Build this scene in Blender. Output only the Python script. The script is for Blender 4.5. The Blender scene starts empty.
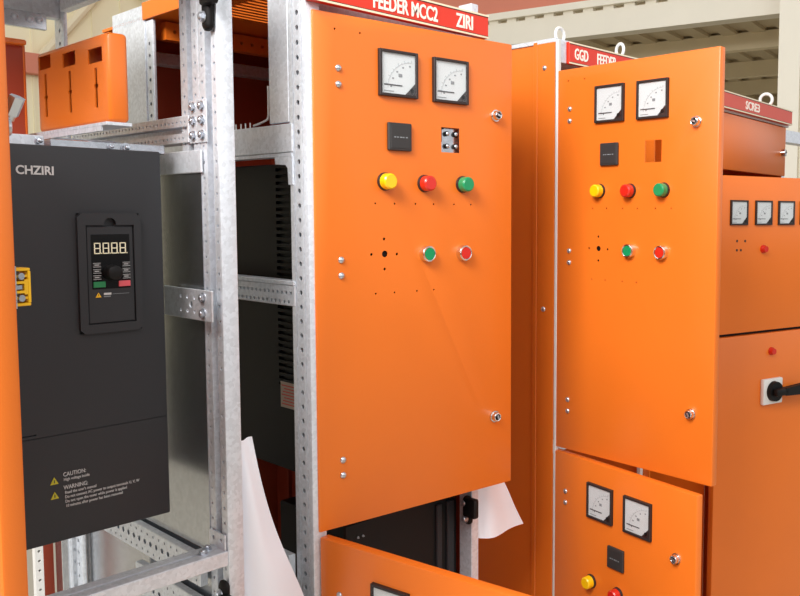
import bpy, bmesh, math, random
from mathutils import Matrix, Vector
random.seed(7)
C = bpy.context.scene.collection
R = math.radians
FL = -1.0                                     # floor height (z = 0 is the lower edge of the upper cabinet doors)

# ------------------------------------------------------------------ materials
def mat(name, col, rough=.5, metal=0., spec=.5, noise=0., nscale=40., bump=0., bscale=300., coat=0., vor=0., emit=0.):
    m = bpy.data.materials.new(name); m.use_nodes = True
    nt = m.node_tree; b = nt.nodes['Principled BSDF']
    def lin(c): return tuple((x/12.92 if x <= .04045 else ((x+.055)/1.055)**2.4) for x in c)
    c = lin([x/255 for x in col]) + (1,)
    b.inputs['Base Color'].default_value = c
    b.inputs['Roughness'].default_value = rough
    b.inputs['Metallic'].default_value = metal
    b.inputs['Specular IOR Level'].default_value = spec
    b.inputs['Coat Weight'].default_value = coat
    b.inputs['Coat Roughness'].default_value = .25
    if emit:
        b.inputs['Emission Color'].default_value = c; b.inputs['Emission Strength'].default_value = emit
    tc = nt.nodes.new('ShaderNodeTexCoord')
    if noise or vor:
        if vor:
            t = nt.nodes.new('ShaderNodeTexVoronoi'); t.inputs['Scale'].default_value = nscale
            src = t.outputs['Color']; sep = nt.nodes.new('ShaderNodeSeparateColor'); nt.links.new(src, sep.inputs[0]); fac = sep.outputs[0]
            amt = vor
        else:
            t = nt.nodes.new('ShaderNodeTexNoise'); t.inputs['Scale'].default_value = nscale; t.inputs['Detail'].default_value = 4
            fac = t.outputs['Fac']; amt = noise
        nt.links.new(tc.outputs['Object'], t.inputs['Vector'])
        mx = nt.nodes.new('ShaderNodeMix'); mx.data_type = 'RGBA'
        mx.inputs['A'].default_value = tuple(x*(1-amt) for x in c[:3]) + (1,)
        mx.inputs['B'].default_value = tuple(min(1, x*(1+amt)) for x in c[:3]) + (1,)
        nt.links.new(fac, mx.inputs['Factor']); nt.links.new(mx.outputs['Result'], b.inputs['Base Color'])
    if bump:
        n = nt.nodes.new('ShaderNodeTexNoise'); n.inputs['Scale'].default_value = bscale; n.inputs['Detail'].default_value = 2
        bp = nt.nodes.new('ShaderNodeBump'); bp.inputs['Strength'].default_value = bump; bp.inputs['Distance'].default_value = .001
        nt.links.new(tc.outputs['Object'], n.inputs['Vector'])
        nt.links.new(n.outputs['Fac'], bp.inputs['Height']); nt.links.new(bp.outputs['Normal'], b.inputs['Normal'])
    return m
M = dict(
    orange=mat('orange powder coat', (226,114,32), .34, spec=.5, noise=.03, nscale=9, bump=.12, bscale=420),
    galv=mat('galvanized steel', (220,225,232), .42, metal=.4, vor=.09, nscale=170, bump=.06, bscale=160),
    galvp=mat('galvanized sheet', (200,203,208), .22, metal=.95, vor=.07, nscale=120),
    zinc=mat('zinc plated', (205,210,218), .28, metal=.9),
    chrome=mat('chrome', (225,225,225), .15, metal=1.),
    drive=mat('black textured plastic', (43,43,46), .52, spec=.35, bump=.15, bscale=700),
    black=mat('black plastic', (18,17,17), .5, spec=.25),
    blackm=mat('dark bezel', (46,37,36), .45, spec=.4),
    plate=mat('dark grey cover', (48,46,46), .5),
    white=mat('white dial', (208,213,215), .5),
    ink=mat('dial print', (60,60,64), .7),
    faint=mat('dial faint print', (128,132,136), .7),
    red=mat('red sign', (222,50,22), .4),
    redfade=mat('faded red sign', (216,84,66), .5),
    cream=mat('sign border', (240,226,196), .5),
    letter=mat('sign lettering', (250,244,232), .5),
    faint2=mat('dial scale print', (172,177,180), .7),
    lwhite=mat('print white', (190,190,190), .6),
    lyel=mat('yellow lens', (244,192,8), .25, coat=.5),
    lred=mat('red lens', (206,38,24), .25, coat=.5),
    lgrn=mat('green lens', (10,140,86), .25, coat=.5),
    grey=mat('grey plastic', (222,220,216), .5),
    yel=mat('yellow terminal plastic', (236,180,20), .4),
    olive=mat('warning yellow', (170,160,30), .6),
    paper=mat('white paper', (244,245,252), .8, spec=.2),
    label=mat('beige label', (196,178,158), .7),
    digit=mat('display segment', (225,218,190), .5, emit=.15),
    disp=mat('display black', (14,13,14), .15),
    btng=mat('green key', (30,120,70), .4), btnr=mat('pink key', (220,90,100), .4),
    beam=mat('cream painted steel', (246,240,224), .6, noise=.04, nscale=3),
    tan=mat('tan painted purlin', (238,224,192), .7, noise=.06, nscale=3),
    deck=mat('corrugated deck', (206,190,158), .7, noise=.08, nscale=4),
    redoxide=mat('red oxide girder', (218,136,112), .7, noise=.05, nscale=2),
    wall=mat('cream cladding', (252,242,208), .75, noise=.05, nscale=1.5),
    orange_shade=mat('orange sheet with painted shade', (160,58,28), .5),  # orange sheet inside the cabinets, interior shade put into the colour
    floor=mat('hall floor', (186,180,166), .6, noise=.10, nscale=2),
)
def glass_mat():
    m = bpy.data.materials.new('clear meter window'); m.use_nodes = True; nt = m.node_tree
    nt.nodes.remove(nt.nodes['Principled BSDF']); out = nt.nodes['Material Output']
    tr = nt.nodes.new('ShaderNodeBsdfTransparent'); gl = nt.nodes.new('ShaderNodeBsdfGlossy'); gl.inputs['Roughness'].default_value = .05
    mx = nt.nodes.new('ShaderNodeMixShader'); mx.inputs[0].default_value = .035
    nt.links.new(tr.outputs[0], mx.inputs[1]); nt.links.new(gl.outputs[0], mx.inputs[2])
    nt.links.new(mx.outputs[0], out.inputs[0]); return m
M['glass'] = glass_mat()

# ------------------------------------------------------------------ mesh builder
class MB:
    def __init__(s): s.bm = bmesh.new(); s.m = []
    def mi(s, m):
        if m not in s.m: s.m.append(m)
        return s.m.index(m)
    def _fin(s, faces, m):
        i = s.mi(m)
        for f in faces: f.material_index = i
    def box(s, x0, x1, y0, y1, z0, z1, m='galv', bev=0., seg=1, T=None):
        mx = Matrix.Translation(((x0+x1)/2, (y0+y1)/2, (z0+z1)/2)) @ Matrix.Diagonal((abs(x1-x0), abs(y1-y0), abs(z1-z0), 1))
        n0 = set(s.bm.faces)
        r = bmesh.ops.create_cube(s.bm, size=1, matrix=(T or Matrix()) @ mx)
        if bev:
            es = list({e for v in r['verts'] for e in v.link_edges})
            bmesh.ops.bevel(s.bm, geom=es, offset=bev, segments=seg, affect='EDGES', profile=.5)
        s._fin([f for f in s.bm.faces if f not in n0], m); return s
    def cyl(s, p0, p1, r0, r1=None, m='galv', seg=20, T=None):
        p0 = Vector(p0); p1 = Vector(p1)
        if T: p0 = T @ p0; p1 = T @ p1
        d = p1-p0; q = d.to_track_quat('Z', 'Y').to_matrix().to_4x4()
        n0 = set(s.bm.faces)
        bmesh.ops.create_cone(s.bm, cap_ends=True, segments=seg, radius1=r0, radius2=r0 if r1 is None else r1, depth=d.length,
                              matrix=Matrix.Translation((p0+p1)/2) @ q)
        s._fin([f for f in s.bm.faces if f not in n0], m); return s
    def dome(s, c, r, n, h, m='zinc', seg=14):
        q = Vector(n).to_track_quat('Z', 'Y').to_matrix().to_4x4(); n0 = set(s.bm.faces)
        bmesh.ops.create_uvsphere(s.bm, u_segments=seg, v_segments=8, radius=1, matrix=Matrix.Translation(c) @ q @ Matrix.Diagonal((r, r, h, 1)))
        s._fin([f for f in s.bm.faces if f not in n0], m); return s
    def prism(s, pts, d0, d1, m='galv', plane='xz', T=None):
        """polygon pts in a plane, extruded along the third axis from d0 to d1"""
        def P(a, b, d): 
            v = Vector({'xz': (a, d, b), 'xy': (a, b, d), 'yz': (d, a, b)}[plane]); return T @ v if T else v
        lo = [s.bm.verts.new(P(a, b, d0)) for a, b in pts]; hi = [s.bm.verts.new(P(a, b, d1)) for a, b in pts]
        fs = [s.bm.faces.new(lo), s.bm.faces.new(hi)]
        n = len(pts)
        for i in range(n): fs.append(s.bm.faces.new((lo[i], lo[(i+1) % n], hi[(i+1) % n], hi[i])))
        s._fin(fs, m); bmesh.ops.recalc_face_normals(s.bm, faces=fs); return s
    def ring(s, c, n, R_, r, m='galv', seg=28, sub=10, a0=0., a1=2*math.pi):
        """a torus (or an arc of one) about c with axis n"""
        q = Vector(n).to_track_quat('Z', 'Y').to_matrix(); c = Vector(c); full = abs(a1-a0-2*math.pi) < 1e-4
        k = seg if full else seg+1; rows = []
        for i in range(k):
            a = a0+(a1-a0)*i/seg; o = Vector((math.cos(a), math.sin(a), 0))
            rows.append([s.bm.verts.new(c + q @ (o*(R_+r*math.cos(b)) + Vector((0, 0, r*math.sin(b))))) for b in [2*math.pi*j/sub for j in range(sub)]])
        fs = []
        for i in range(seg):
            A = rows[i]; B = rows[(i+1) % k]
            for j in range(sub): fs.append(s.bm.faces.new((A[j], B[j], B[(j+1) % sub], A[(j+1) % sub])))
        s._fin(fs, m); bmesh.ops.recalc_face_normals(s.bm, faces=fs); return s
    def tube(s, pts, r, m='galv', sub=8):
        for a, b in zip(pts[:-1], pts[1:]): s.cyl(a, b, r, m=m, seg=sub)
        return s
    def text(s, txt, size, T, m='letter', xs=1., depth=.0006, align='LEFT', bold=0.):
        cu = bpy.data.curves.new('t', 'FONT'); cu.body = txt; cu.size = size; cu.extrude = depth; cu.align_x = align; cu.offset = bold; cu.resolution_u = 3
        o = bpy.data.objects.new('t', cu); C.objects.link(o)
        dg = bpy.context.evaluated_depsgraph_get(); me = bpy.data.meshes.new_from_object(o.evaluated_get(dg))
        me.transform(T @ Matrix.Diagonal((xs, 1, 1, 1)))
        n0 = set(s.bm.faces); s.bm.from_mesh(me)
        s._fin([f for f in s.bm.faces if f not in n0], m)
        bpy.data.objects.remove(o); bpy.data.meshes.remove(me); bpy.data.curves.remove(cu); return s
    def mesh(s, name):
        me = bpy.data.meshes.new(name); s.bm.to_mesh(me); s.bm.free()
        for k in s.m: me.materials.append(M[k])
        if len(me.polygons): me.shade_smooth(); me.set_sharp_from_angle(angle=R(32))
        return me
def wm(o):
    m = o.matrix_basis.copy()
    return wm(o.parent) @ o.matrix_parent_inverse @ m if o.parent else m
def build(name, mb, parent=None, world=True, label=None, cat=None, group=None, kind=None, cut=None, selfcut=False):
    o = bpy.data.objects.new(name, mb.mesh(name)); C.objects.link(o)
    for c_ in ((cut if isinstance(cut, (list, tuple)) else (cut,)) if cut else ()):
        k = bpy.data.objects.new('cutter', c_.mesh('cutter')); C.objects.link(k)
        md = o.modifiers.new('b', 'BOOLEAN'); md.operation = 'DIFFERENCE'; md.object = k; md.solver = 'EXACT'; md.material_mode = 'INDEX'; md.use_self = selfcut
        dg = bpy.context.evaluated_depsgraph_get(); me = bpy.data.meshes.new_from_object(o.evaluated_get(dg))
        if not len(me.polygons):                    # exact solver gave up: take the other one
            md.solver = 'FAST'; me = bpy.data.meshes.new_from_object(o.evaluated_get(bpy.context.evaluated_depsgraph_get()))
        o.modifiers.clear(); old = o.data; o.data = me; bpy.data.meshes.remove(old); me.name = name
        km = k.data; bpy.data.objects.remove(k); bpy.data.meshes.remove(km)
        me.shade_smooth(); me.set_sharp_from_angle(angle=R(32))
    if parent:
        o.parent = parent
        if world: o.matrix_parent_inverse = wm(parent).inverted()
    return tag(o, label, cat, group, kind)
def tag(o, label=None, cat=None, group=None, kind=None):
    for k, v in (('label', label), ('category', cat), ('group', group), ('kind', kind)):
        if v: o[k] = v
    return o
def thing(name, label, cat, loc, rz=0., group=None):
    o = bpy.data.objects.new(name, None); C.objects.link(o); o.location = loc; o.rotation_euler = (0, 0, rz); o.empty_display_size = .05
    return tag(o, label, cat, group)
def TX(x, y, z): return Matrix.Translation((x, y, z))
FRONT = Matrix.Rotation(R(90), 4, 'X')                       # text in the xz plane, read from -y
LEFT = Matrix.Rotation(R(-90), 4, 'Z') @ FRONT               # read from -x

# ------------------------------------------------------------------ door furniture (door-local: x along the door, -y outward, z up)
def meter(u, z, s, door, needle=True):
    """square moving-coil panel meter; u,z = its top left corner"""
    m = MB(); k = s/.083
    f = .0052*k; d = .0075*k
    x0, x1, z0, z1 = u, u+s*.985, z-s*.99, z
    m.box(x0, x1, -d*.35, .0, z0, z1, 'blackm')
    for a in ((x0, x0+f, z0, z1), (x1-f, x1, z0, z1), (x0+f, x1-f, z0, z0+f), (x0+f, x1-f, z1-f, z1)):
        m.box(a[0], a[1], -d, -d*.3, a[2], a[3], 'blackm', bev=.0008)
    c = .36*s
    m.prism([(x0+f, z0+f), (x1-f-c*.72, z0+f), (x1-f, z0+f+c*.72), (x1-f, z1-f), (x0+f, z1-f)], -d*.5, -d*.3, 'white')
    m.prism([(x1-f-c*.70, z0+f), (x1-f, z0+f), (x1-f, z0+f+c*.70)], -d*.75, -d*.3, 'blackm')
    px, pz = x1-f-.10*s, z0+f+.10*s                                    # needle pivot in the dark corner
    m.cyl((px, -d*.75, pz), (px, -d*.85, pz), .05*s, m='black', seg=16)
    Rr = .60*s; n = 22
    for i in range(n):                                               # scale arc with its ticks
        a0 = R(90+88*i/n); a1 = R(90+88*(i+1)/n)
        P = lambda r, a: (px+r*math.cos(a), pz+r*math.sin(a))
        m.prism([P(Rr, a0), P(Rr+.008*s, a0), P(Rr+.008*s, a1), P(Rr, a1)], -d*.56, -d*.5, 'faint2')
        if i % 2 == 0:
            L = .055*s if i % 4 == 0 else .03*s; w = R(.5)
            m.prism([P(Rr, a0-w), P(Rr+L, a0-w), P(Rr+L, a0+w), P(Rr, a0+w)], -d*.57, -d*.5, 'faint2')
    for i in range(5):                                               # worn numerals along the arc: illegible specks
        a = R(94+20*i); q = (px+(Rr-.075*s)*math.cos(a), pz+(Rr-.075*s)*math.sin(a))
        m.box(q[0]-.020*s, q[0]+.020*s, -d*.57, -d*.5, q[1]-.016*s, q[1]+.016*s, 'faint')
    m.box(px-.33*s, px-.24*s, -d*.57, -d*.5, pz+.27*s, pz+.34*s, 'faint')
    m.box(x0+f+.06*s, px-.24*s, -d*.62, -d*.5, pz+.075*s, pz+.098*s, 'ink')     # needle lying at zero
    m.box(x0+f+.06*s, x0+f+.30*s, -d*.57, -d*.5, z0+f+.045*s, z0+f+.060*s, 'faint')
    m.box(x0+f, x1-f, -d*.9, -d*.84, z0+f, z1-f, 'glass')
    return build('panel_meter', m, door, False)
def blank_cover(u, z, s, door):
    m = MB(); m.box(u, u+s, -.007, 0, z-s, z, 'plate', bev=.0015)
    m.box(u+.004, u+s-.004, -.0078, -.006, z-s+.004, z-.004, 'plate', bev=.0006)
    for i, w in enumerate((.004, .003, .005, .003, .004)):           # worn grey marking, not readable
        m.box(u+.011+i*.0062, u+.011+i*.0062+w, -.0082, -.0076, z-s*.54, z-s*.54+.0022, 'faint')
    return build('square_cover', m, door, False)
def lamp(u, z, col, door, name):
    m = MB(); m.cyl((u, 0, z), (u, -.006, z), .0165, .0155, 'blackm', 28)
    m.cyl((u, -.006, z), (u, -.019, z), .0148, .0140, col, 28)
    m.cyl((u, -.019, z), (u, -.0215, z), .0140, .0115, col, 28)
    return build('indicator_lamp', m, door, False, label=name+' indicator lamp')
def button(u, z, col, door, name):
    m = MB(); m.cyl((u, 0, z), (u, -.011, z), .0158, .0150, 'chrome', 28)
    m.ring((u, -.011, z), (0, 1, 0), .0132, .0020, 'chrome', 28, 8)
    m.cyl((u, -.009, z), (u, -.0125, z), .0116, .0112, col, 28)
    return build('push_button', m, door, False, label=name+' push button')
def lock(u, z, door, a=0.):
    m = MB(); m.cyl((u, 0, z), (u, -.004, z), .0120, .0115, 'chrome', 24)
    m.cyl((u, -.004, z), (u, -.012, z), .0100, .0090, 'chrome', 24)
    m.ring((u, -.012, z), (0, 1, 0), .0074, .0017, 'chrome', 24, 8)
    m.cyl((u, -.0118, z), (u, -.0122, z), .0062, m='black', seg=20)
    T = TX(u, 0, z) @ Matrix.Rotation(a, 4, 'Y')
    m.box(-.0045, .0045, -.0150, -.0118, -.0018, .0018, 'zinc', T=T)
    m.cyl((u, .02, z), (u, .034, z), .007, m='zinc', seg=12); m.box(-.006, .006, .030, .034, -.008, .036, 'zinc', T=T)
    return build('door_lock', m, door, False)
def screws(u, z, door):
    for s in (.0138, -.0138):
        m = MB(); m.dome((u, -.0005, z+s), .0062, (0, -1, 0), .0042, 'zinc')
        build('hinge_screw', m, door, False)
def door(cab, loc, ang, W, H, name, label, cuts=(), holes=(), z0=0., t=.02):
    """folded sheet tray hinged at loc, swung open by ang; local origin at the upper door's lower outer edge"""
    e = MB(); e.box(0, W, 0, t, z0, z0+H, 'orange', bev=.003, seg=2)
    k = MB(); k.box(.0015, W-.0015, .0015, t+.01, z0+.0015, z0+H-.0015, 'orange')
    for a in cuts: k2 = k.box(a[0], a[1], -.01, .0013, a[2], a[3], 'orange') if False else None
    o = build(name, e, None, cut=k)
    if cuts or holes:
        c = MB()
        for a in cuts: c.box(a[0], a[1], -.01, .008, a[2], a[3], 'orange')
        for u, z, r in holes: c.cyl((u, -.01, z), (u, .008, z), r, m='orange', seg=12)
        kk = bpy.data.objects.new('cutter', c.mesh('cutter')); C.objects.link(kk)
        md = o.modifiers.new('b', 'BOOLEAN'); md.operation = 'DIFFERENCE'; md.object = kk; md.solver = 'EXACT'
        dg = bpy.context.evaluated_depsgraph_get(); me = bpy.data.meshes.new_from_object(o.evaluated_get(dg))
        o.modifiers.clear(); o.data = me; bpy.data.objects.remove(kk)
        me.shade_smooth(); me.set_sharp_from_angle(angle=R(32)); me.name = name
    # folded inner lip
    l = MB()
    for a in ((.0015, .014, z0+.002, z0+H-.002), (W-.014, W-.0015, z0+.002, z0+H-.002), (.014, W-.014, z0+.002, z0+.014), (.014, W-.014, z0+H-.014, z0+H-.002)):
        l.box(a[0], a[1], t-.0016, t, a[2], a[3], 'orange')
    o.location = loc; o.rotation_euler = (0, 0, -ang)
    o.parent = cab; o.matrix_parent_inverse = wm(cab).inverted()
    build('folded_lip', l, o, False)
    return tag(o, label)
CUT = (.265, .3085, .6755, .7225)
HOLES = [(.042, .8728, .0019), (.0913, .8726, .0019)] + [(u+s, .5766, .0019) for u in (.1396, .2261, .3153) for s in (-.0205, .0205)] \
    + [(u, .4140, .0019) for u in (.1185, .1583, .2076, .2465)] + [(.138, .4854, .0062)] + [(.110, .4852, .0027), (.164, .4845, .0027), (.1368, .5125, .0027), (.1375, .458, .0027)]
def furnish(d, dz=0., cu=.144, cz=.7226, lower_part=True):
    meter(.1267, .8513+dz, .0832, d); meter(.2441, .8504+dz, .0832, d)
    blank_cover(cu, cz+dz, .050, d)
    lamp(.1396, .6163+dz, 'lyel', d, 'yellow'); lamp(.2261, .6150+dz, 'lred', d, 'red'); lamp(.3153, .6155+dz, 'lgrn', d, 'green')
    q = MB(); q.box(.108, .166, .004, .05, .456+dz, .515+dz, 'black', bev=.002); build('hole_backing', q, d, False)  # black box added behind the open hole so it reads dark
    lock(.3964, .7539+dz, d, R(20)); screws(.0476, .7938+dz, d)
    if lower_part:
        button(.2287, .4833+dz, 'lgrn', d, 'green'); button(.3150, .4825+dz, 'lred', d, 'red')
        lock(.3950, .1456+dz, d, R(70)); screws(.0488, .4635+dz, d); screws(.0476, .1078+dz, d)

# ------------------------------------------------------------------ cabinet frame members
def post(cab, x0, x1, y0, y1, z0, z1, side, strips, grooves=(), hr=.0045, name='post', off=0.):
    """upright: solid profile with grooves and blind holes on its -x face (strips = y of each hole row)"""
    m = MB(); m.box(x0, x1, y0, y1, z0, z1, 'galv', bev=.0016, seg=2)
    k = MB()
    n = int((z1-z0-.02)/.025)
    rows = [(y, x0) for y in strips]
    for i in range(n):
        z = z0+.013+off+i*.025
        for y, xx in rows:
            gx = x0 + max([dp for g0, g1, dp in grooves if g0 < y < g1] or [0])
            k.cyl((x0-.011, y, z), (min(gx+.014, x1-.003), y, z), hr, m='galv', seg=10)
    dp = max([g[2] for g in grooves] or [0]); cav = MB(); a = x0+dp+.0013; b = x1-.0013
    if b-a > .003: cav.box(a, b, y0+.0015, y1-.0015, z0+.004, z1-.004, 'galv')
    else: cav = None
    kg = MB(); hg = False
    for g0, g1, dq in grooves: kg.box(x0-.01, x0+dq, g0, g1, z0-.01, z1+.01, 'galv'); hg = True
    return build(name, m, cab, cut=[c for c in (cav, kg if hg else None, k) if c])
def yrail(cab, x0, x1, y0, y1, z0, z1, rows=(), hr=.004, pitch=.025, grooves=(), name='side_rail', big=None):
    m = MB(); m.box(x0, x1, y0, y1, z0, z1, 'galv', bev=.0012)
    k = MB(); have = False
    for g0, g1, dp in grooves: k.box(x0-.01, x0+dp, y0+.004, y1-.004, g0, g1, 'galv'); have = True
    n = int((y1-y0-.01)/pitch)
    for j, z in enumerate(rows):
        for i in range(n):
            y = y0+.012+i*pitch+(pitch/2 if j % 2 else 0)
            if y > y1-.008: continue
            r = big if (big and j == 1) else hr
            k.cyl((x0-.011, y, z), (min(x0+.013, x1-.002), y, z), r, m='galv', seg=10); have = True
    if not have: return build(name, m, cab)
    cav = MB(); dp = max([g[2] for g in grooves] or [0])
    if x0+dp+.0013 < x1-.003: cav.box(x0+dp+.0013, x1-.0015, y0+.002, y1-.002, z0+.002, z1-.002, 'galv')
    else: cav = None
    return build(name, m, cab, cut=[c for c in (cav, k) if c])
def xrail(cab, x0, x1, y0, y1, z0, z1, name='front_rail', m='galv'):
    b = MB(); b.box(x0, x1, y0, y1, z0, z1, m, bev=.0012); return build(name, b, cab)
def bolt(m, c, n, r=.0065, h=.006):
    c = Vector(c); n = Vector(n)
    m.cyl(c, c+n*.0015, r*1.25, m='zinc', seg=16); m.cyl(c+n*.0015, c+n*h, r, m='zinc', seg=6); m.dome(c+n*h, r*.72, n, .0022, 'zinc', 10)
def catch(cab, x, y, z, flip=1, h=.048):
    """black plastic door catch with two bolts on an upright's -x face"""
    m = MB(); m.box(x-.014, x, y-.013, y+.011, z-h, z+h, 'black', bev=.009, seg=3)
    m.box(x-.020, x-.004, y-.032*flip, y+.004, z-.012, z+.030, 'black', bev=.005, seg=2)
    o = build('door_catch', m, cab)
    for s in (-h*.58, h*.58):
        b = MB(); bolt(b, (x-.014, y+.000, z+s), (-1, 0, 0), .007); build('bolt', b, o)
    return o
def eyebolt(cab, x, y, z, ax=(0, 1, 0), r=.0165):
    m = MB(); m.cyl((x, y, z-.004), (x, y, z+.006), .012, .009, 'grey', 18); m.ring((x, y, z+.005+r), ax, r, .0042, 'grey')
    return build('lifting_eye', m, cab)
def sign(cab, x0, x1, y0, y1, z0, z1, texts, mred='red', gap=(), world=True, size=.034):
    m = MB(); m.box(x0, x1, y0, y1, z0, z1, mred, bev=.0012)
    b = .0035
    for a, c in ((z0, z0+b), (z1-b, z1)): m.box(x0, x1, y0-.0012, y0, a, c, 'cream')
    m.box(x0+.001, x1-.001, y0-.0006, y0, z0+b, z0+b+.0012, 'black'); m.box(x0+.001, x1-.001, y0-.0006, y0, z1-b-.0012, z1-b, 'black')
    o = build('header_sign', m, cab, world)
    for t, x, xs, sz in texts:
        q = MB(); q.text(t, sz, TX(x, y0-.0005, z0+(z1-z0)*.5-sz*.345) @ FRONT, 'letter', xs, bold=.0007)
        build('lettering', q, o, world, label='white lettering')
    return o

# ================================================================== CABINET WITH THE BLACK INVERTER (left, open frame)
cab1 = thing('electrical_cabinet', 'open galvanized cabinet frame around the black inverter, its orange door cropped at the left edge', 'cabinet', (-.4, .3, FL))
ZT = .985
post(cab1, -.172, -.145, 0, .058, FL, ZT, -1, (.0095, .027, .0475), ((.0178, .0365, .017),), .0030)
post(cab1, -.172, -.148, .0585, .118, .657, ZT, -1, (.069, .106), ((.0785, .094, .017),), .0030, 'upper_upright')
post(cab1, -.1835, -.176, .56, .605, FL, ZT, -1, (.58,), (), .004, 'rear_post')
post(cab1, -.672, -.640, .002, .058, FL, ZT, -1, (.0475,), (), .003)
post(cab1, -.672, -.640, .56, .605, FL, ZT, -1, (.58,), (), .004, 'rear_post')
# right side rails: the twin flanged rail level with the inverter's top, middle rail, bottom rails
yrail(cab1, -.1765, -.150, .0865, .556, .671, .7145, (.7045, .6785), .0024, .0135, ((.6865, .6975, .018),))
# joining plate with six bolts
m = MB(); m.box(-.1745, -.1722, .032, .086, .669, .7365, 'galv', bev=.0006); pl = build('joining_plate', m, cab1)
for y in (.0445, .0725):
    for z in (.681, .704, .726):
        b = MB(); bolt(b, (-.1745, y, z), (-1, 0, 0), .0062); build('bolt', b, pl)
yrail(cab1, -.1775, -.1735, .0475, .40, .622, .658, (), name='side_rail')
m = MB(); m.box(-.190, -.187, -.0, .158, .389, .438, 'galv', bev=.001)
k = MB()
for y in (.056, .078, .10):
    for z in (.402, .424): k.cyl((-.20, y, z), (-.18, y, z), .0035, m='galv', seg=10)
k.cyl((-.20, .067, .413), (-.18, .067, .413), .006, m='galv', seg=12)
br = build('side_bracket', m, cab1, cut=k)
for z in (.401, .426):
    b = MB(); bolt(b, (-.190, .026, z), (-1, 0, 0), .0065); build('bolt', b, br)
m = MB(); m.box(-.1737, -.1722, .0545, .56, .004, .655, 'galvp'); build('side_panel', m, cab1, label='galvanized side panel')
m = MB(); m.box(-.170, -.167, .0585, .556, -.98, .0, 'galvp'); build('side_panel', m, cab1, label='galvanized side panel')
yrail(cab1, -.190, -.176, .060, .556, -.052, -.002, (-.011, -.027, -.043), .0025, .022, big=.005)
yrail(cab1, -.190, -.176, .010, .300, -.145, -.075, (-.089, -.110, -.131), .0025, .022, big=.005)
# bottom front rail with its upturned lug and two bolts
m = MB(); m.box(-.665, -.172, .0, .046, -.004, .020, 'galv', bev=.0014)
k = MB(); k.box(-.60, -.205, .020, .026, .012, .03, 'galv')
fr = build('front_rail', m, cab1, cut=k)
m = MB(); m.box(-.1765, -.1735, .003, .052, .020, .046, 'galv', bev=.0006)
k = MB()
for y in (.015, .038): k.cyl((-.19, y, .034), (-.16, y, .034), .004, m='galv', seg=8)
build('corner_lug', m, cab1, cut=k)
for x in (-.205, -.192):
    b = MB(); bolt(b, (x, .031 if x > -.2 else .018, .020), (0, 0, 1), .0065); build('bolt', b, fr)
catch(cab1, -.172, .013, .884); catch(cab1, -.172, .004, -.075)
# rear columns, seen below the inverter
m = MB(); m.box(-.212, -.116, .59, .625, FL, -.02, 'galvp', bev=.001)
for x in (-.196, -.182, -.160): m.box(x-.002, x+.002, .584, .60, FL, -.02, 'galv')
for z in (-.10, -.135, -.17, -.205, -.24):
    for x in (-.146, -.128): m.cyl((x, .59, z), (x, .5875, z), .004, m='zinc', seg=10)
build('rear_column', m, cab1)
m = MB(); m.box(-.258, -.243, .60, .615, FL, .03, 'grey'); k = MB()
for i in range(46): k.cyl((-.2505, .58, -.9+i*.02), (-.2505, .612, -.9+i*.02), .0028, m='grey', seg=8)
build('perforated_strip', m, cab1, cut=k)
m = MB(); m.box(-.242, -.214, .63, .64, FL, .05, 'orange_shade'); build('rear_cover', m, cab1)
# top: roof, cross rails
m = MB(); m.box(-.672, -.145, -.002, .605, .985, 1.0, 'galv'); build('roof', m, cab1)
xrail(cab1, -.64, -.1835, .575, .60, .935, .985, 'rear_rail'); xrail(cab1, -.64, -.172, .03, .058, .945, .985, 'front_rail')
yrail(cab1, -.19, -.174, .125, .556, .945, .985, (.965,), .003)
m = MB(); m.box(-.46, -.215, .555, .566, .905, .935, 'galvp', bev=.001)
for x in (-.27, -.245, -.228): bolt(m, (x, .555, .922), (0, -1, 0), .006)
build('busbar_support', m, cab1)
# the door, swung wide, only its free edge in the picture
d1 = door(cab1, (-.669, 0, 0), R(84), .456, .90, 'door', None)
furnish(d1)
q = MB()                                      # yellow rail-mount terminal behind the door's free edge
def ybit(*a, m='yel'): q.box(*a, m)
q.box(.418, .454, .019, .022, .480, .522, 'zinc')
for z0, z1 in ((.4815, .4845), (.5165, .5195)): q.box(.432, .448, .022, .041, z0, z1, 'yel', bev=.0006)
q.box(.432, .448, .038, .0415, .4845, .5165, 'yel', bev=.0006); q.box(.432, .448, .034, .038, .493, .508, 'yel')
for z in (.4895, .5115):
    q.cyl((.430, .030, z), (.450, .030, z), .0035, m='zinc', seg=14); q.box(.433, .447, .022, .038, z-.0012, z+.0012, 'yel')
q.box(.434, .449, .021, .031, .4985, .5025, 'zinc'); q.box(.434, .449, .022, .034, .504, .5065, 'yel'); q.box(.434, .449, .022, .034, .4945, .497, 'yel')
for v in q.bm.verts: v.co.y = .019+(v.co.y-.019)*.72; v.co.z = .4955+(v.co.z-.4995)*.84
build('terminal_block', q, d1, False, label='yellow terminal block')
q = MB(); q.cyl((.442, .027, .640), (.449, .030, .654), .0062, m='zinc', seg=6); q.cyl((.440, .026, .636), (.442, .027, .640), .0045, m='zinc', seg=14)
q.ring((.444, .024, .629), (.3, 1, 0), .0050, .0024, 'zinc', 18, 8); q.cyl((.444, .018, .629), (.444, .026, .629), .0030, m='zinc', seg=10)
build('lock_linkage', q, d1, False)

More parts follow.
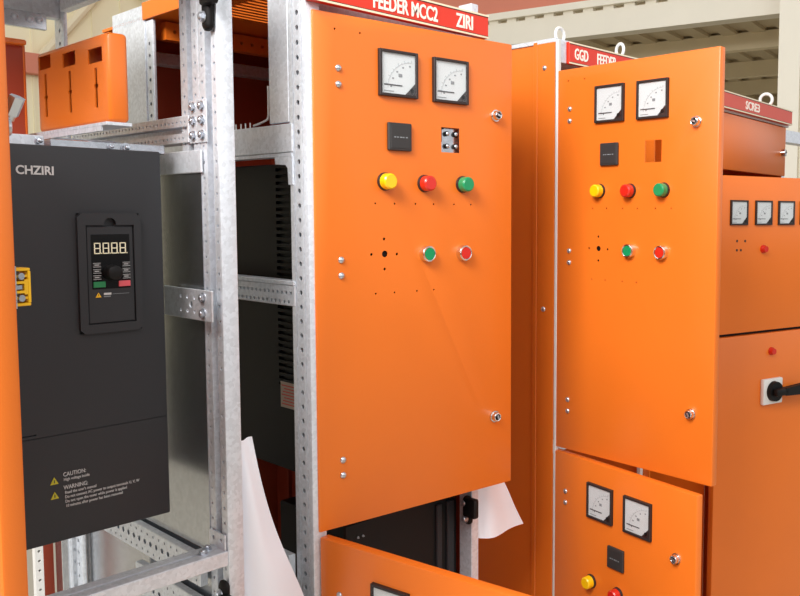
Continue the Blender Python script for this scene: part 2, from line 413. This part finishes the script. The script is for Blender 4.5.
# ------------------------------------------------------------------ the black inverter standing in that cabinet
inv = thing('frequency_inverter', 'tall black inverter with a lit four-digit keypad and white warning text, front left', 'inverter', (-.35, .2, .0895))
X0, X1, Y0, Z0, Z1 = -.462, -.240, .05, .0895, .651
m = MB(); m.box(X0, X1, Y0, .345, Z0, Z1, 'drive', bev=.003, seg=2)
k = MB(); k.box(-.3655, -.2765, Y0-.01, Y0+.004, .384, .5575, 'drive')
k.box(X0-.01, X1+.01, Y0-.01, Y0+.0014, .2435, .2450, 'drive'); k.box(-.4475, -.427, Y0-.01, Y0+.003, .2485, .2505, 'drive')
body = build('housing', m, inv, cut=k)
kp = MB()
kp.prism([(-.3655, .390), (-.3595, .384), (-.2825, .384), (-.2765, .390), (-.2765, .5515), (-.2825, .5575), (-.3595, .5575), (-.3655, .5515)], Y0-.006, Y0+.004, 'drive')
k = MB(); k.box(-.3545, -.2865, Y0-.02, Y0-.0015, .397, .5405, 'drive'); k2 = MB(); k2.cyl((-.3205, Y0-.02, .5425), (-.3205, Y0+.002, .5425), .0085, m='drive', seg=20)
kpo = build('keypad', kp, inv, cut=[k, k2])
q = MB(); q.box(-.3535, -.2875, Y0-.0045, Y0-.001, .398, .5385, 'drive', bev=.0012); q.box(-.3475, -.2935, Y0-.0052, Y0-.004, .448, .527, 'disp'); build('keypad_insert', q, kpo)
q = MB()
SEG = {'a': (0, 1, .92, 1), 'd': (0, 1, 0, .08), 'g': (.05, .95, .46, .54), 'f': (0, .14, .52, 1), 'e': (0, .14, 0, .48), 'b': (.86, 1, .52, 1), 'c': (.86, 1, 0, .48)}
for i in range(4):
    bx = -.3438+i*.0120; w, h = .0088, .0160; bz = .4990
    for s in SEG.values():
        q.box(bx+s[0]*w+.002*s[2]*0, bx+s[1]*w, Y0-.0062, Y0-.005, bz+s[2]*h, bz+s[3]*h, 'digit')
    q.box(bx+w+.0008, bx+w+.002, Y0-.0062, Y0-.005, bz, bz+.0015, 'digit')
build('display_digits', q, kpo, label='lit display digits 8888')
q = MB(); q.cyl((-.3205, Y0-.005, .4715), (-.3205, Y0-.019, .4715), .0118, .0105, 'black', 28); q.dome((-.3205, Y0-.019, .4715), .0105, (0, -1, 0), .003, 'black', 20); build('dial_knob', q, kpo)
for x, z, w, h, c in ((-.3465, 0.4503, .017, .0085, 'btng'), (-.3110, 0.4503, .017, .0085, 'btnr'), (-.3465, 0.4800, .011, .006, 'plate'), (-.3465, 0.4710, .011, .006, 'plate'), (-.3465, 0.4620, .011, .006, 'plate'), (-.3050, 0.4800, .011, .006, 'plate'), (-.3050, 0.4710, .011, .006, 'plate'), (-.3050, 0.4620, .011, .006, 'plate')):
    q = MB(); q.box(x, x+w, Y0-.0068, Y0-.005, z, z+h, c, bev=.0006)
    if c == 'plate':
        q.box(x+.002, x+w-.003, Y0-.0072, Y0-.0066, z+.0026, z+.0036, 'lwhite')
        for a in ((x, x+w, z, z+.0005), (x, x+w, z+h-.0005, z+h)): q.box(a[0], a[1], Y0-.0071, Y0-.0066, a[2], a[3], 'lwhite')
    build('key', q, kpo, label={'btng': 'green key', 'btnr': 'pink key'}.get(c))
q = MB(); q.prism([(-.3435, 0.4360), (-.3355, 0.4360), (-.3395, 0.4430)], Y0-.0052, Y0-.004, 'yel')
q.box(-.3398, -.3392, Y0-.0056, Y0-.005, 0.4380, 0.4410, 'black')
q.box(-.3320, -.3215, Y0-.0052, Y0-.004, 0.4390, 0.4420, 'lwhite'); q.box(-.3320, -.3225, Y0-.0052, Y0-.004, 0.4360, 0.4375, 'faint'); q.box(-.3200, -.2960, Y0-.0052, Y0-.004, 0.4395, 0.4401, 'faint')
build('keypad_marking', q, kpo)
q = MB(); q.text('CHZIRI', .0165, TX(-.4395, Y0-.0002, .6105) @ FRONT, 'lwhite', .92, bold=.0004); build('logo', q, inv, label='white logo lettering')
q = MB()
for z in (.1745, .1535):
    q.prism([(-.4120, z), (-.4010, z), (-.4065, z+.0105)], Y0-.0008, Y0+.0005, 'olive'); q.box(-.4070, -.4060, Y0-.0012, Y0, z+.002, z+.0065, 'drive')
build('warning_triangle', q, inv, label='yellow warning triangles')
q = MB()
for t, sz, x, z in (('CAUTION:', .0085, -.3945, .1830), ('High voltage inside', .0060, -0.3940, .1765), ('WARNING:', .0085, -0.3945, .1640),
                    ("Read the user's manual", .0060, -0.3930, .1575), ('Do not connect AC power to output terminals U, V, W', .0060, -0.3930, .1510),
                    ('Do not open the cover while power is applied', .0060, -0.3930, .1445), ('10 minutes after power has been removed', .0060, -0.3925, .1380)):
    q.text(t, sz, TX(x, Y0-.0002, z) @ FRONT, 'lwhite', .77)
build('warning_text', q, inv, label='white warning text')

# ------------------------------------------------------------------ slotted orange busbar cover on an angle shelf, above the inverter
bc = thing('busbar_cover', 'orange sheet cover with three slots and square holes, above the black inverter', 'cover', (-.285, .22, .694))
m = MB(); A = -.30
m.box(A, A+.030, .083, .366, .694, .826, 'orange', bev=.006, seg=3)
k = MB(); k.box(A+.002, A+.028, .085, .364, .696, .824, 'orange')
k1 = k; k = MB()
for y, zt in ((.330, 0.), (.228, -.006), (.128, -.012)):
    k.box(A-.01, A+.006, y-.025, y+.026, .797+zt, .819+zt, 'orange')
    k.prism([(y-.005, .718), (y+.004, .718), (y+.004, .748), (y+.007, .748), (y+.007, .753), (y+.004, .753), (y+.004, .789+zt), (y-.005, .789+zt), (y-.005, .753), (y-.008, .753), (y-.008, .748), (y-.005, .748)], A-.01, A+.006, 'orange', 'yz')
sh = build('shell', m, bc, cut=[k1, k])
m = MB(); m.box(-.306, -.268, .080, .40, .688, .6935, 'galv', bev=.0008); m.box(-.306, -.303, .10, .40, .681, .688, 'galv'); m.box(-.28, -.177, .36, .40, .683, .6875, 'galv')
build('shelf_angle', m, cab1)
m = MB(); m.box(-.42, -.3245, .350, .356, .652, .838, 'orange_shade', bev=.002); m.box(-.328, -.322, .350, .45, .652, .836, 'orange', bev=.002); m.box(-.42, -.3245, .335, .356, .833, .842, 'orange', bev=.002); m.box(-.42, -.322, .356, .45, .650, .656, 'orange')  # face painted as shaded orange, lit edges left plain orange
build('inner_cover', m, cab1, label='orange inner cover, its face coloured as shaded')
m = MB(); m.box(-.46, -.385, .10, .36, .652, .668, 'galv', bev=.001); bolt(m, (-.392, .10, .660), (0, -1, 0), .005); build('inverter_hanger', m, cab1)
m = MB(); m.box(-.37, -.20, .12, .34, .652, .666, 'galvp', bev=.001); bolt(m, (-.262, .12, .659), (0, -1, 0), .006); bolt(m, (-.285, .12, .659), (0, -1, 0), .004); build('mounting_bracket', m, cab1)

# ================================================================== CABINET "FEEDER MCC2"
cab2 = thing('electrical_cabinet', 'orange cabinet under the FEEDER MCC2 sign, galvanized posts, upper door slightly ajar, lower door open', 'cabinet', (.2, .4, FL))
post(cab2, -.010, .018, .004, .0575, FL, ZT, -1, (.0305,), ((.0428, .0445, .0015), (.0165, .018, .0012)), .0046, off=.0084)
m = MB(); m.box(-.0105, -.004, .0580, .118, .7155, ZT, 'galv', bev=.001); build('upper_upright', m, cab2)
m = MB(); m.box(.394, .415, .020, .058, FL, ZT, 'galv', bev=.0015); build('post', m, cab2)
post(cab2, -.010, -.003, .557, .589, FL, .962, -1, (.573,), (), .004, 'rear_post')
post(cab2, .395, .415, .557, .589, FL, .962, -1, (.573,), (), .004, 'rear_post')
m = MB(); m.box(-.012, -.008, .590, .745, FL, .995, 'galv'); k = MB()
for i in range(2): k.cyl((-.03, .715, .948+i*.024), (0, .715, .86+i*.024), .004, m='galv', seg=10)
build('rear_side_plate', m, cab2, cut=k)
m = MB(); m.box(-.0125, .012, .0465, .556, .664, .7125, 'galv', bev=.001); m.box(-.0115, .012, .050, .556, .657, .663, 'galv')
build('side_rail', m, cab2)
m = MB(); m.prism([(.047, .6565), (.047, .608), (.059, .608), (.061, .636), (.067, .642), (.099, .644), (.101, .6565)], -.0125, -.0095, 'galv', 'yz'); build('gusset', m, cab2)
yrail(cab2, -.0115, .010, .047, .556, .396, .433, (.419, .403), .0032, .014); m = MB(); m.box(-.0135, .010, .047, .556, .433, .4405, 'galv', bev=.001); build('rail_flange', m, cab2)
# bent strip and comb of studs standing on the side rail
m = MB(); m.tube([(.0, .137, .785), (.0, .1375, .734), (.0, .1415, .726), (.0, .162, .7215), (.0, .188, .718)], .0020, 'grey', 8)
for y in (.200, .216, .232, .25, .268): m.cyl((.0, y, .712), (.0, y, .724), .0012, m='grey', seg=6)
build('bent_strip', m, cab2)
yrail(cab2, -.024, -.010, .06, .556, -.10, -.05, (-.06, -.075, -.09), .0025, .022, big=.005)
xrail(cab2, .018, .394, .030, .056, .905, .945, 'front_rail')
# roof sheet with louvre slits, orange lip at its left edge
m = MB(); m.box(-.012, .416, .06, .80, .966, .972, 'orange'); m.box(-.014, -.010, .12, .595, .964, 1.0, 'orange', bev=.001)
k = MB()
for i in range(9): 
    y = .24+i*.022; k.box(.05, .19, y, y+.009, .95, .99, 'orange')
build('roof', m, cab2, cut=k)
m = MB(); m.box(-.008, .409, .79, .797, FL, .966, 'orange_shade'); build('rear_panel', m, cab2)  # orange panel, darkness of the interior painted into it
m = MB(); m.box(.409, .413, .06, .79, FL, .966, 'orange_shade'); build('side_panel', m, cab2)
m = MB(); m.box(.02, .40, .75, .788, .905, .932, 'galv', bev=.001); build('rear_rail', m, cab2)
m = MB(); m.box(.02, .40, .56, .585, .925, .962, 'orange'); k = MB()
for i in range(14): k.cyl((.04+i*.026, .55, .943), (.04+i*.026, .575, .943), .004, m='orange', seg=10)
build('perforated_rail', m, cab2, cut=k)
m = MB(); m.box(-.012, .416, .004, .80, FL, FL+.04, 'galv'); build('plinth', m, cab2)
m = MB(); m.box(.147, .196, .45, .456, -.22, .03, 'orange_shade'); build('insulating_strip', m, cab2); m = MB(); m.box(.227, .236, .45, .456, -.25, .02, 'orange_shade'); build('insulating_strip', m, cab2)
sign(cab2, -.012, .4115, -.012, .004, .9117, .958, (('FEEDER MCC2', .118, .665, .037), ('ZIRI', .3215, .72, .037)))
catch(cab2, .393, .024, -.066, h=.030)
dA = door(cab2, (0, 0, 0), R(6.78), .442, .90, 'door', 'upper door, slightly ajar', (CUT,), HOLES)
furnish(dA)
q = MB(); q.box(.262, .312, .010, .012, .672, .726, 'galvp')
for u in (.283, .3035):
    for z in (.688, .7115): q.cyl((u, .010, z), (u, .005, z), .0048, m='black', seg=14); q.dome((u, .005, z), .0042, (0, -1, 0), .003, 'zinc', 12)
q.box(.2685, .2705, .006, .010, .695, .7215, 'black'); q.box(.2705, .275, .006, .010, .7195, .7215, 'black')
build('terminal_plate', q, dA, False)
dAl = door(cab2, (0, 0, -.0072), R(82.2), .447, .90, 'door', 'lower door, swung wide open', z0=-.90)
furnish(dAl, -.90)
# black inverters inside
iv2 = thing('frequency_inverter', 'black finned inverter seen edge-on in the dark gap left of the FEEDER MCC2 door', 'inverter', (.23, .28, .06))
m = MB(); m.box(.06, .385, .135, .42, .06, .652, 'black', bev=.003); k = MB()
for i in range(34): k.box(.05, .066, .150, .215, .225+i*.0125, .2313+i*.0125, 'black')
h = build('housing', m, iv2, cut=k)
q = MB(); q.box(.0592, .0602, .140, .209, .183, .233, 'label')
for i in range(7): q.box(.0588, .0593, .150, .205-.004*(i % 3), .189+i*.006, .1912+i*.006, 'redfade')
build('rating_label', q, iv2, label='beige rating label')
iv3 = thing('frequency_inverter', 'black unit in the opening under the ajar FEEDER MCC2 door', 'inverter', (.25, .2, -.8))
m = MB(); m.box(.10, .393, .064, .285, -.80, -.032, 'black', bev=.003); build('housing', m, iv3)
m = MB(); m.box(.33, .345, .058, .066, -.80, -.05, 'drive', bev=.002); m.box(.36, .38, .058, .066, -.80, -.05, 'drive', bev=.002); build('front_rib', m, iv3)
for x in (.13, .142):
    m = MB(); bolt(m, (x, .064, -.062), (0, -1, 0), .0018, .003); build('screw', m, iv3)
# legs of that unit
m = MB()
m.box(.12, .375, .12, .27, -.96, -.80, 'galvp'); build('stand', m, iv3)

# ================================================================== CABINET "GGD FEEDER"
cab3 = thing('electrical_cabinet', 'orange cabinet with GGD sign, its two doors both swung toward the viewer', 'cabinet', (.93, .4, FL))
m = MB(); m.box(.7165, .7185, .066, .120, FL, .968, 'orange', bev=.0008); m.box(.7155, .7185, .120, .133, FL, .968, 'orange', bev=.0012); build('side_panel', m, cab3)
m = MB(); m.box(.7195, .7225, .130, .66, FL, .962, 'orange', bev=.0008); build('side_panel', m, cab3)
m = MB(); m.box(.7185, .7300, .0580, .0660, FL, .9685, 'grey', bev=.001); build('corner_strip', m, cab3, label='pale edge strip')
for z in (.905, .328):
    b = MB(); b.dome((.7165, .098, z), .0065, (-1, 0, 0), .004, 'zinc'); build('panel_screw', b, cab3)
m = MB(); m.box(.72, .755, .062, .085, .9166, .9677, 'galv', bev=.001); build('sign_bracket', m, cab3)
m = MB(); m.box(.716, 1.165, .066, .66, .962, .972, 'galv', bev=.001); build('roof', m, cab3)
m = MB(); m.box(1.158, 1.165, .075, .66, FL, .962, 'orange'); build('side_panel', m, cab3)
m = MB(); m.box(.7225, 1.158, .652, .66, FL, .962, 'orange'); build('rear_panel', m, cab3)
m = MB(); m.box(.716, 1.165, .07, .66, FL, FL+.04, 'galv'); build('plinth', m, cab3)
m = MB(); m.box(.76, 1.13, .45, .455, -.9, .9, 'galvp'); build('mounting_plate', m, cab3)
xrail(cab3, .73, 1.125, .08, .105, -.03, -.005)
m = MB(); m.box(1.142, 1.156, .094, .106, -.96, -.06, 'grey', bev=.001); build('post', m, cab3)
sign(cab3, .757, 1.165, .055, .068, .9166, .9677, (('GGD', .7765, .66, .037), ('FEEDER', .866, .66, .037)))
eyebolt(cab3, .800, .12, .977); eyebolt(cab3, 1.055, .12, .977, (.9, -.3, 0))
d3 = door(cab3, (.7202, .0683, -.0048), R(92.93), .4476, .90, 'door', 'upper door, swung wide open', (CUT,), HOLES)
furnish(d3)
d3l = door(cab3, (.7202, .0683, -.0133), R(99.1), 0.446, .90, 'door', 'lower door, swung wide open', z0=-.90)
furnish(d3l, -.90, .196, .7215)

# ================================================================== FAR CABINET with three small meters
a4 = R(6); h4 = Vector((1.1324, -.0563, 0))
cab4 = thing('electrical_cabinet', 'orange cabinet furthest right, row of small meters and a black rotary switch', 'cabinet', (h4.x, h4.y, 0), a4)
LZ = FL
def c4(name, mb, parent=cab4, **k): return build(name, mb, parent, False, **k)
m = MB(); m.box(.16, .165, .012, .60, LZ, .853, 'orange'); c4('side_panel', m)
m = MB(); m.box(.747, .752, .012, .60, LZ, .853, 'orange'); c4('side_panel', m)
m = MB(); m.box(.165, .747, .59, .60, LZ, .853, 'orange'); c4('rear_panel', m)
m = MB(); m.box(.16, .79, .004, .60, .853, .864, 'grey'); c4('roof', m)
m = MB(); m.box(.16, .752, .010, .60, LZ, LZ+.04, 'galv'); c4('plinth', m)
m = MB(); m.box(.163, .752, 0, .018, .688, .850, 'orange', bev=.003, seg=2); p4 = c4('upper_door', m)
lk = MB(); u, z = .7166, .764; lk.cyl((u, 0, z), (u, -.012, z), .014, .012, 'chrome', 20); lk.ring((u, -.012, z), (0, 1, 0), .009, .002, 'chrome', 18, 8); lk.box(u-.005, u+.005, -.014, -.01, z-.002, z+.002, 'black'); build('door_lock', lk, p4, False)
o4 = sign(cab4, .16, .7745, -.012, .012, .859, .907, (('SCRE3', .352, 1.25, .034),), 'redfade', world=False)
m = MB(); m.cyl((.61, .02, .902), (.61, .02, .912), .012, .009, 'grey', 18); m.ring((.61, .02, .928), (1, .25, 0), .019, .005, 'grey'); c4('lifting_eye', m)
def door4(z0, z1, label):
    e = MB(); e.box(.112, .765, 0, .02, z0, z1, 'orange', bev=.003, seg=2)
    k = MB(); k.box(.1135, .7635, .0015, .03, z0+.0015, z1-.0015, 'orange')
    o = build('door', e, None, cut=k); o.rotation_euler = (0, 0, R(-20.6)); o.parent = cab4; return tag(o, label)
d4 = door4(.2255, .6665, 'upper door with meters')
for u in (.1546, .2560, .3534, .4504): meter(u, .5992, .070, d4)
def mini(u, z, col, d, name):
    m = MB(); m.cyl((u, 0, z), (u, -.005, z), .0120, .0115, col, 24); m.cyl((u, -.005, z), (u, -.013, z), .0098, .0088, col, 24); build('indicator_lamp', m, d, False, label=name)
mini(.2937, .4612, 'lred', d4, 'red indicator lamp')
for u, z in ((.1853, .4857), (.2179, .4852), (.1853, .4600), (.2014, .4600)):
    b = MB(); b.cyl((u, 0, z), (u, -.001, z), .0035, m='blackm', seg=10); build('rivet', b, d4, False)
d4l = door4(LZ+.05, .2170, 'lower door with rotary switch')
q = MB(); q.box(.116, .76, .0185, .024, .200, .240, 'black'); build('gap_backing', q, d4l, False)  # black strip added behind the door gap to keep it dark
mini(.3392, .1628, 'lred', d4l, 'red indicator lamp')
q = MB(); q.box(.2959, .3794, -.014, 0, .0085, .0840, 'grey', bev=.004, seg=2); sw = build('rotary_switch', q, d4l, False)
T4 = wm(d4l)
q = MB(); q.cyl((.3384, -.014, .047), (.3384, -.026, .047), .0300, .0285, 'black', 32); q.box(.3194, .3744, -.044, -.024, .036, .058, 'black', bev=.006, seg=2)
q.prism([(.3594, .036), (.4744, .030), (.4794, .056), (.4694, .064), (.3594, .058)], -.044, -.026, 'black')
hnd = build('switch_handle', q, sw, False)
hnd.parent = sw

# ------------------------------------------------------------------ bare frame behind the far cabinet
cab5 = thing('cabinet_frame', 'bare white post of another cabinet frame at the right edge, beyond the orange cabinets', 'cabinet frame', (2.2, .2, FL))
post(cab5, 2.155, 2.20, .17, .215, FL, .83, -1, (.1925,), (), .004)
m = MB(); m.box(2.10, 2.7, .165, .21, .83, .875, 'galv', bev=.001); build('top_rail', m, cab5)
m = MB(); m.box(2.155, 2.20, .70, .745, FL, .83, 'galv', bev=.001); build('post', m, cab5)
m = MB(); m.box(2.155, 2.195, .215, .70, .83, .875, 'galv'); build('side_rail', m, cab5)

# ------------------------------------------------------------------ hanging papers
def sheet(name, rows, nx, label, th=.0006):
    """rows: list of lists of control points (left..right) from top to bottom, smoothed by subdivision"""
    bm = bmesh.new(); g = [[bm.verts.new(p) for p in r] for r in rows]
    for a, b in zip(g[:-1], g[1:]):
        for i in range(len(a)-1): bm.faces.new((a[i], b[i], b[i+1], a[i+1]))
    me = bpy.data.meshes.new(name); bm.to_mesh(me); bm.free(); me.materials.append(M['paper'])
    o = bpy.data.objects.new(name, me); C.objects.link(o)
    s = o.modifiers.new('s', 'SUBSURF'); s.levels = s.render_levels = 3; s.boundary_smooth = 'PRESERVE_CORNERS'
    t = o.modifiers.new('t', 'SOLIDIFY'); t.thickness = th
    me2 = bpy.data.meshes.new_from_object(o.evaluated_get(bpy.context.evaluated_depsgraph_get())); o.modifiers.clear(); o.data = me2
    me2.shade_smooth(); me2.set_sharp_from_angle(angle=R(40))
    return tag(o, label, 'paper')
sheet('hanging_paper', [
    [(-.1445, .030, .190), (-.1380, .020, .1895), (-.1285, .022, .186), (-.1190, .028, .1905), (-.1135, .022, .1905)],
    [(-.1445, .030, .110), (-.1360, .014, .110), (-.1260, .004, .108), (-.1140, .014, .108), (-.0985, .022, .108)],
    [(-.1445, .030, .020), (-.1350, .012, .020), (-.1180, -.006, .018), (-.0960, .006, .014), (-.0735, .018, .012)],
    [(-.1445, .030, -.070), (-.1340, .014, -.070), (-.1120, -.004, -.072), (-.0850, -.012, -.074), (-.0430, -.002, -.076)],
    [(-.1445, .030, -.155), (-.1335, .015, -.155), (-.1085, -.006, -.157), (-.0745, -.018, -.160), (-.0160, -.008, -.162)]],
    0, 'white paper sheet hanging between the galvanized posts, lower left of centre')
sheet('hanging_paper', [
    [(.4185, .030, -.020), (.440, .020, -.020), (.465, .024, -.020), (.490, .034, -.020), (.500, .036, -.020)],
    [(.4185, .030, -.060), (.442, .016, -.060), (.470, .022, -.060), (.500, .034, -.060), (.524, .034, -.060)],
    [(.4185, .030, -.100), (.443, .012, -.100), (.476, .020, -.100), (.512, .032, -.100), (.540, .030, -.100)],
    [(.4185, .030, -.1385), (.446, .008, -.1430), (.484, .018, -.1450), (.528, .030, -.1455), (.5660, .026, -.1465)]],
    0, 'white paper sheet poking out under the FEEDER MCC2 door, beside the black latch')

# ================================================================== HALL (structure)
def st(name, mb): return build(name, mb, None, kind='structure')
m = MB(); m.box(-12, 16, -8, 20, FL-.2, FL, 'floor'); st('floor', m)
ang = R(10.4); D = Matrix.Rotation(ang, 4, 'Z')            # hall axes: local +y = along the girders
def hall(x, y): v = D @ Vector((x, y, 0)); return v
P0 = Vector((5.44, 2.45, 0)); pl_ = D.inverted() @ P0; hx = pl_.x
def hb(x0, x1, y0, y1, z0, z1, c, mb=None, bev=0.): 
    mb = mb or MB(); mb.box(x0, x1, y0, y1, z0, z1, c, bev=bev, T=D); return mb
m = hb(hx, hx+.16, -2, 14, 2.138, 2.345, 'beam'); hb(hx-.04, hx+.20, -2, 14, 2.375, 2.435, 'beam', m)
for i in range(80): hb(hx+.0, hx+.10, 0+i*.2, .1+i*.2, 2.345, 2.375, 'beam', m)
hb(hx+.06, hx+.16, -2, 14, 2.345, 2.375, 'deck', m); st('trim_1', m)
m = hb(hx+.05, hx+.30, -2, 14, 2.435, 3.6, 'redoxide'); st('trim_2', m)
m = MB()
for i in range(60): hb(hx+.2, hx+5.2, -2+i*.26, -2+i*.26+.13, 2.20, 2.235, 'deck', m)
hb(hx+.16, hx+5.2, -2, 14, 2.235, 2.26, 'deck', m); st('ceiling', m)
for j, (o_, z_, h_) in enumerate(((.9, 2.06, .15), (2.3, 2.04, .16), (3.6, 2.04, .16))):
    m = hb(hx+o_, hx+o_+.12, -2, 14, z_, z_+h_, 'tan'); st('trim_%d' % (3+j), m)
m = hb(hx+5.2, hx+5.3, -2, 14, FL, 3.6, 'deck'); st('wall_right', m)
c1 = D.inverted() @ Vector((5.37, 1.68, 0))
m = hb(c1.x-.08, c1.x, c1.y-.16, c1.y+.0, FL, 3.4, 'beam'); hb(c1.x-.08, c1.x+.1, c1.y-.28, c1.y-.20, FL, 3.4, 'beam', m); hb(c1.x-.02, c1.x+.06, c1.y-.22, c1.y-.15, FL, 3.4, 'beam', m); st('trim_6', m)
# far wall behind the frames, with girts and a diagonal brace
m = MB(); m.box(-9, 6.5, 8.4, 8.6, FL, 5.2, 'wall')
for i in range(52): m.box(-9+i*.3, -9+i*.3+.02, 8.385, 8.4, FL, 5.2, 'wall')
st('wall_back', m)
m = MB(); m.box(-9, 6.5, 8.25, 8.4, 1.95, 2.15, 'redoxide'); st('trim_7', m)
m = MB(); m.cyl((2.4, 8.3, 2.05), (3.6, 8.3, 3.6), .05, m='tan', seg=8); m.cyl((3.3, 8.3, 3.1), (4.6, 8.3, 2.1), .05, m='tan', seg=8); st('trim_8', m)

# ================================================================== LIGHT
w = bpy.data.worlds.new('daylight'); bpy.context.scene.world = w; w.use_nodes = True
nt = w.node_tree; bg = nt.nodes['Background']
tc = nt.nodes.new('ShaderNodeTexCoord'); sp = nt.nodes.new('ShaderNodeSeparateXYZ'); rp = nt.nodes.new('ShaderNodeValToRGB'); mp = nt.nodes.new('ShaderNodeMapRange')
mp.inputs['From Min'].default_value = -1
nt.links.new(tc.outputs['Generated'], sp.inputs[0]); nt.links.new(sp.outputs['Z'], mp.inputs['Value']); nt.links.new(mp.outputs[0], rp.inputs[0]); nt.links.new(rp.outputs[0], bg.inputs[0])
el = rp.color_ramp.elements
el[0].position = .40; el[0].color = (.06, .058, .055, 1)
el[1].position = 1; el[1].color = (.30, .30, .30, 1)
for p_, c_ in ((.50, (.12, .118, .115, 1)), (.55, (.80, .81, .84, 1)), (.66, (.95, .95, .95, 1)), (.76, (.36, .36, .36, 1))):
    e = el.new(p_); e.color = c_
bg.inputs[1].default_value = 1.15
def area(name, loc, to, sx, sy, e, col=(1, 1, 1)):
    l = bpy.data.lights.new(name, 'AREA'); l.shape = 'RECTANGLE'; l.size = sx; l.size_y = sy; l.energy = e; l.color = col
    o = bpy.data.objects.new(name, l); C.objects.link(o); o.location = loc
    o.rotation_euler = (Vector(to)-Vector(loc)).to_track_quat('-Z', 'Y').to_euler(); return o
area('window_light', (-2.6, -.95, 2.75), (.3, .1, .4), 1.6, 1.5, 180, (1, .98, .95))
area('skylight', (-.9, -3.4, 3.6), (.3, .2, .3), 2.5, 2.0, 50, (1, .98, .95))

# ================================================================== CAMERA
cd = bpy.data.cameras.new('camera'); cam = bpy.data.objects.new('camera', cd); C.objects.link(cam)
f = 848.05; cd.sensor_fit = 'HORIZONTAL'; cd.sensor_width = 36; cd.lens = f/800*36
cd.shift_x = -129.32/800; cd.shift_y = -20.55/800; cd.clip_start = .02
yaw, pit, rol = R(48.683), R(-4.3074), R(.2337)
fw = Vector((math.sin(yaw)*math.cos(pit), math.cos(yaw)*math.cos(pit), math.sin(pit)))
r = Vector((math.cos(yaw), -math.sin(yaw), 0)); u = r.cross(fw)
r2 = r*math.cos(rol)+u*math.sin(rol); u2 = -r*math.sin(rol)+u*math.cos(rol)
mx = Matrix((r2, u2, -fw)).transposed().to_4x4(); mx.translation = Vector((-.8456, -1.2296, .5596)); cam.matrix_world = mx
sc = bpy.context.scene; sc.camera = cam
sc.view_settings.view_transform = 'Standard'; sc.view_settings.look = 'None'; sc.view_settings.gamma = 1; sc.view_settings.use_curve_mapping = False
sc.view_settings.exposure = .30
